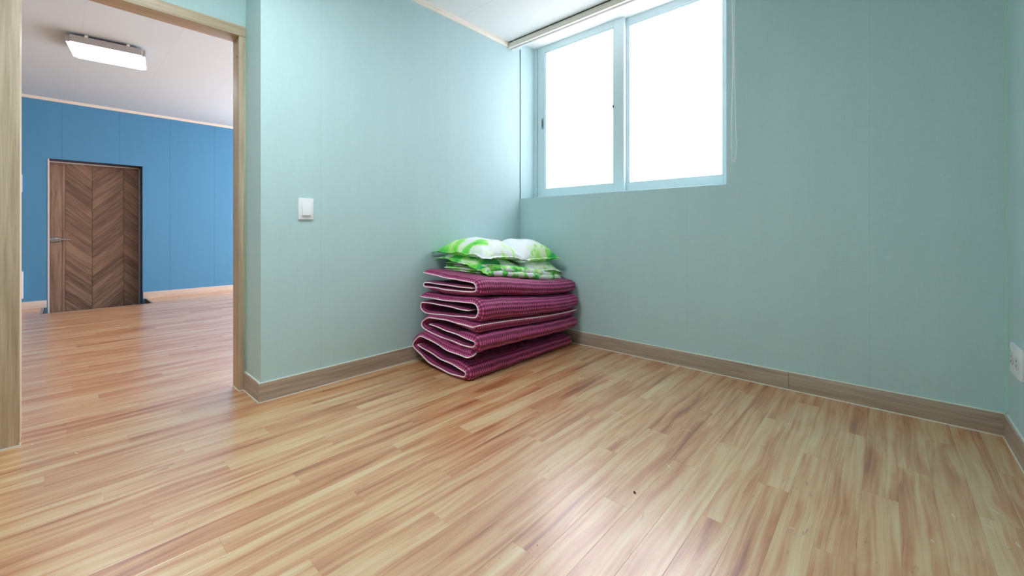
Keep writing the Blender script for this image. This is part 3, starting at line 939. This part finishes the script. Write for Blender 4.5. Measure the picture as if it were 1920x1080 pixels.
# two folded patterned blankets under the pillows
def blanket_shape(zc):
    def f(x, y, z, v):
        return x + .012 * math.sin(v * 5 + zc * 9), y, z - .085 * smooth01(v)
    return f
for k, (zz, lab, off) in enumerate(((.612, 'lower thin folded green and white blanket, lying on the top mat', (3, 1, 0)),
                                    (.644, 'upper thin folded green and white blanket, under the pillows', (0, 5, 2)))):
    xf = -1.915 - .01 * k
    prof = [(-2.37, zz + .020), (-2.2, zz + .021), (-2.0, zz + .018), (xf - .01, zz + .014), (xf, zz + .002), (xf - .012, zz - .010),
            (-2.05, zz - .010), (-2.2, zz - .008), (-2.33, zz - .008), (-2.352, zz + .001), (-2.33, zz + .008), (-2.1, zz + .006), (-1.97, zz + .002)]
    quilt('folded_blanket', lab, prof, 1.875 + .012 * k, 2.70 - .015 * k, .011, .0035, leafprint('leaf_print_blanket_%d' % k, off, .62, 11), None,
          'thin folded blankets', 'blanket', blanket_shape(zz), ns=110, nv=40, puff=.004, taper=.02, seed=20 + k)

def pillow(label, c, sx, sy, H, rot, tilt, mat, flange_mat, seed, droop=0.0, lift=0.0):
    """plump pillow with pulled corners and a narrow ruffled flange"""
    rnd = random.Random(seed)
    ph = [rnd.uniform(0, 6.28) for _ in range(8)]
    n = 40
    def plan(u, v):
        # corners pulled out, sides drawn in
        x = u * (1 - .09 * (1 - u * u) * 0 - .075 * (1 - v * v) * abs(u)); y = v * (1 - .075 * (1 - u * u) * abs(v))
        return x * sx / 2, y * sy / 2
    def hgt(u, v):
        a = max(0, 1 - abs(u) ** 2.4); b = max(0, 1 - abs(v) ** 2.4)
        return (a ** .55) * (b ** .55)
    def base(u, v):
        # the whole pillow sags over what it lies on
        return -droop * (max(0, abs(u) - .3) ** 2 + max(0, abs(v) - .3) ** 2) + .004 * math.sin(u * 9 + ph[5]) * abs(v) ** 3
    R = Matrix.Rotation(rot, 4, 'Z') @ Matrix.Rotation(tilt[0], 4, 'X') @ Matrix.Rotation(tilt[1], 4, 'Y')
    def wr(u, v):
        e = max(abs(u), abs(v))
        rad = math.sin(u * 16 + 5 * v + ph[0]) * math.sin(v * 4 + ph[1]) + math.sin(v * 18 - 4 * u + ph[2]) * math.sin(u * 4 + ph[3])
        return .0045 * rad * (e ** 2) + .003 * math.sin(u * 7 + v * 5 + ph[4])
    bm = bmesh.new()
    g = [[None] * (n + 1) for _ in range(n + 1)]; b = [[None] * (n + 1) for _ in range(n + 1)]
    for i in range(n + 1):
        for j in range(n + 1):
            u = math.sin((i / n - .5) * math.pi) * .55 + (i / n * 2 - 1) * .45
            v = math.sin((j / n - .5) * math.pi) * .55 + (j / n * 2 - 1) * .45
            x, y = plan(u, v); h = hgt(u, v)
            g[i][j] = bm.verts.new((x, y, base(u, v) + h * H * .62 + wr(u, v) * min(1, h * 3)))
            on = i in (0, n) or j in (0, n)
            b[i][j] = g[i][j] if on else bm.verts.new((x, y, base(u, v) - h * H * .38))
    for i in range(n):
        for j in range(n):
            f = bm.faces.new((g[i][j], g[i + 1][j], g[i + 1][j + 1], g[i][j + 1])); f.smooth = True
            q = (b[i][j], b[i][j + 1], b[i + 1][j + 1], b[i + 1][j])
            f = bm.faces.new(q); f.smooth = True
    root = empty('pillow', c)
    tag(root, label, 'pillow', 'green and white pillows')
    bm.transform(R)
    zlow = min(v.co.z for v in bm.verts)
    me = bpy.data.meshes.new('cushion'); bmesh.ops.recalc_face_normals(bm, faces=bm.faces); bm.to_mesh(me); bm.free()
    new_obj('cushion', me, mat, root)
    # ruffled flange
    bm = bmesh.new()
    ring_ = []
    m = 220
    for k in range(m):
        t = k / m * 4
        s = int(t); f = t - s
        w = f * 2 - 1
        u, v = [(w, -1), (1, w), (-w, 1), (-1, -w)][s]
        x, y = plan(u, v); z = base(u, v)
        d = Vector((u, v, 0)); dn = Vector([(0, -1, 0), (1, 0, 0), (0, 1, 0), (-1, 0, 0)][s])
        cn = max(0, abs(w) - .82) / .18
        dn = (dn + d.normalized() * cn).normalized()
        wid = .020 + .012 * cn + .003 * math.sin(k * .9 + ph[1])
        ruf = .003 * math.sin(k * .31 + ph[0] + 2 * math.sin(k * .083 + ph[4])) + .002 * math.sin(k * .83 + ph[3] + math.sin(k * .21)) + .0012 * math.sin(k * 1.9 + ph[6])
        th = .0016
        a = Vector((x, y, z)) - dn * .004
        e = Vector((x, y, z)) + dn * wid + Vector((0, 0, ruf - .012 * droop * 6 - .004))
        ring_.append([bm.verts.new(a + Vector((0, 0, th))), bm.verts.new((a + e) / 2 + Vector((0, 0, th + ruf * .3))), bm.verts.new(e + Vector((0, 0, th * .6))),
                      bm.verts.new(e - Vector((0, 0, th * .6))), bm.verts.new((a + e) / 2 - Vector((0, 0, th - ruf * .3))), bm.verts.new(a - Vector((0, 0, th)))])
    for k in range(m):
        A, B = ring_[k], ring_[(k + 1) % m]
        for q in range(6):
            f = bm.faces.new((A[q], A[(q + 1) % 6], B[(q + 1) % 6], B[q])); f.smooth = True
    bm.transform(R)
    bmesh.ops.recalc_face_normals(bm, faces=bm.faces)
    me = bpy.data.meshes.new('flange'); bm.to_mesh(me); bm.free()
    new_obj('flange', me, flange_mat, root)
    return root
lp = [leafprint('leaf_print_a', (0.3, 0.1, 0.5), .62, 5.0, (-.25, -.75, -.7), .18), leafprint('leaf_print_b', (2.1, 4.4, 1), .10, 5.5, (.2, .35, -.6)),
      leafprint('leaf_print_c', (5.2, 1.7, 3), .52, 6.5, (0, 0, 0), .42), leafprint('leaf_print_d', (8.3, 2.2, 6), .50, 6.0)]
D_ = math.radians
pillow('patterned pillow with big green blocks, below the bright green pillow', (-2.165, 2.065, .680), .47, .42, .095, D_(4), (D_(-4), D_(10)), lp[2], lp[2], 3, droop=.03)
pillow('pale green and white pillow at the window side, below the white pillow', (-2.15, 2.495, .636), .45, .41, .10, D_(-3), (D_(-2), D_(5)), lp[3], lp[3], 4, droop=.03)
pillow('mostly white plump pillow on top, nearest the window wall', (-2.17, 2.485, .715), .46, .44, .19, D_(-5), (D_(0), D_(3)), lp[1], lp[1], 2, droop=.03)
pillow('bright lime green plump pillow on top, at the doorway side', (-2.175, 2.065, .752), .49, .44, .150, D_(6), (D_(-5), D_(2.5)), lp[0], lp[0], 1, droop=.04)

# ================================================================== LITTER ON THE FLOOR
def fl(px, py):
    d = CAM_H * FPX / (py - 432); tt = (px - 960) / FPX
    return Vector(((tt * CN - SN) * d, (tt * SN + CN) * d, 0))
fibre = plain('white_lint', srgb(238, 232, 222), .7)
for (a, b) in [((1146, 771), (1171, 781)), ((1139, 774), (1158, 779)), ((1249, 871), (1257, 879)), ((1394, 867), (1409, 875)), ((1364, 831), (1373, 834)),
               ((1280, 806), (1297, 809)), ((1422, 835), (1437, 836)), ((1385, 733), (1395, 736)), ((1854, 954), (1873, 964)), ((1847, 985), (1863, 994)),
               ((1884, 1028), (1897, 1029)), ((1905, 1018), (1914, 1028)), ((1784, 964), (1790, 971)), ((1478, 990), (1491, 993)), ((1745, 1013), (1752, 1018)),
               ((1122, 691), (1131, 693)), ((1140, 712), (1149, 715)), ((141, 849), (146, 851)), ((58, 833), (61, 835))]:
    A, B = fl(*a), fl(*b)
    mid = (A + B) / 2 + Vector((-(B - A).y, (B - A).x, 0)) * random.uniform(-.12, .12)
    bm = bmesh.new()
    pts = [Vector((*((A * (1 - t) ** 2 + mid * 2 * t * (1 - t) + B * t * t).xy), .0010 + .0008 * math.sin(t * 3.1))) for t in [k / 8 for k in range(9)]]
    tube_bm(bm, pts, [.0006] + [.0011] * 7 + [.0006], 5)
    c = (A + B) / 2
    o = finish('lint_fibre', bm, fibre, None, origin=(c.x, c.y, 0), smooth=True)
    tag(o, 'tiny white lint fibre lying on the plank floor', 'lint', 'white lint fibres on the floor')
crumb = plain('black_crumb', srgb(34, 26, 24), .8)
for (p, r_, lb) in (((1190, 924), .0052, 'small black crumb on the floor in the window glare'),
                    ((1008, 1023), .0018, 'tiny dark speck at the lower middle of the floor'),
                    ((607, 732), .0032, 'dark crumb by the baseboard below the light switch'),
                    ((1612, 770), .0030, 'dark crumb by the baseboard below the window wall')):
    c = fl(*p)
    bm = bmesh.new(); bmesh.ops.create_icosphere(bm, subdivisions=2, radius=1.0)
    for v in bm.verts:
        k = 1 + .25 * math.sin(v.co.x * 5 + v.co.y * 3) + .15 * math.sin(v.co.z * 7)
        v.co = Vector((v.co.x * r_ * .7 * k, v.co.y * r_ * 1.2 * k, (v.co.z * .5 + .5) * r_ * .8))
    bm.transform(Matrix.Rotation(.9, 4, 'Z'))
    bm.transform(Matrix.Translation(c))
    o = finish('crumb', bm, crumb, None, origin=(c.x, c.y, 0), smooth=True)
    tag(o, lb, 'crumb', 'dark crumbs on the floor')
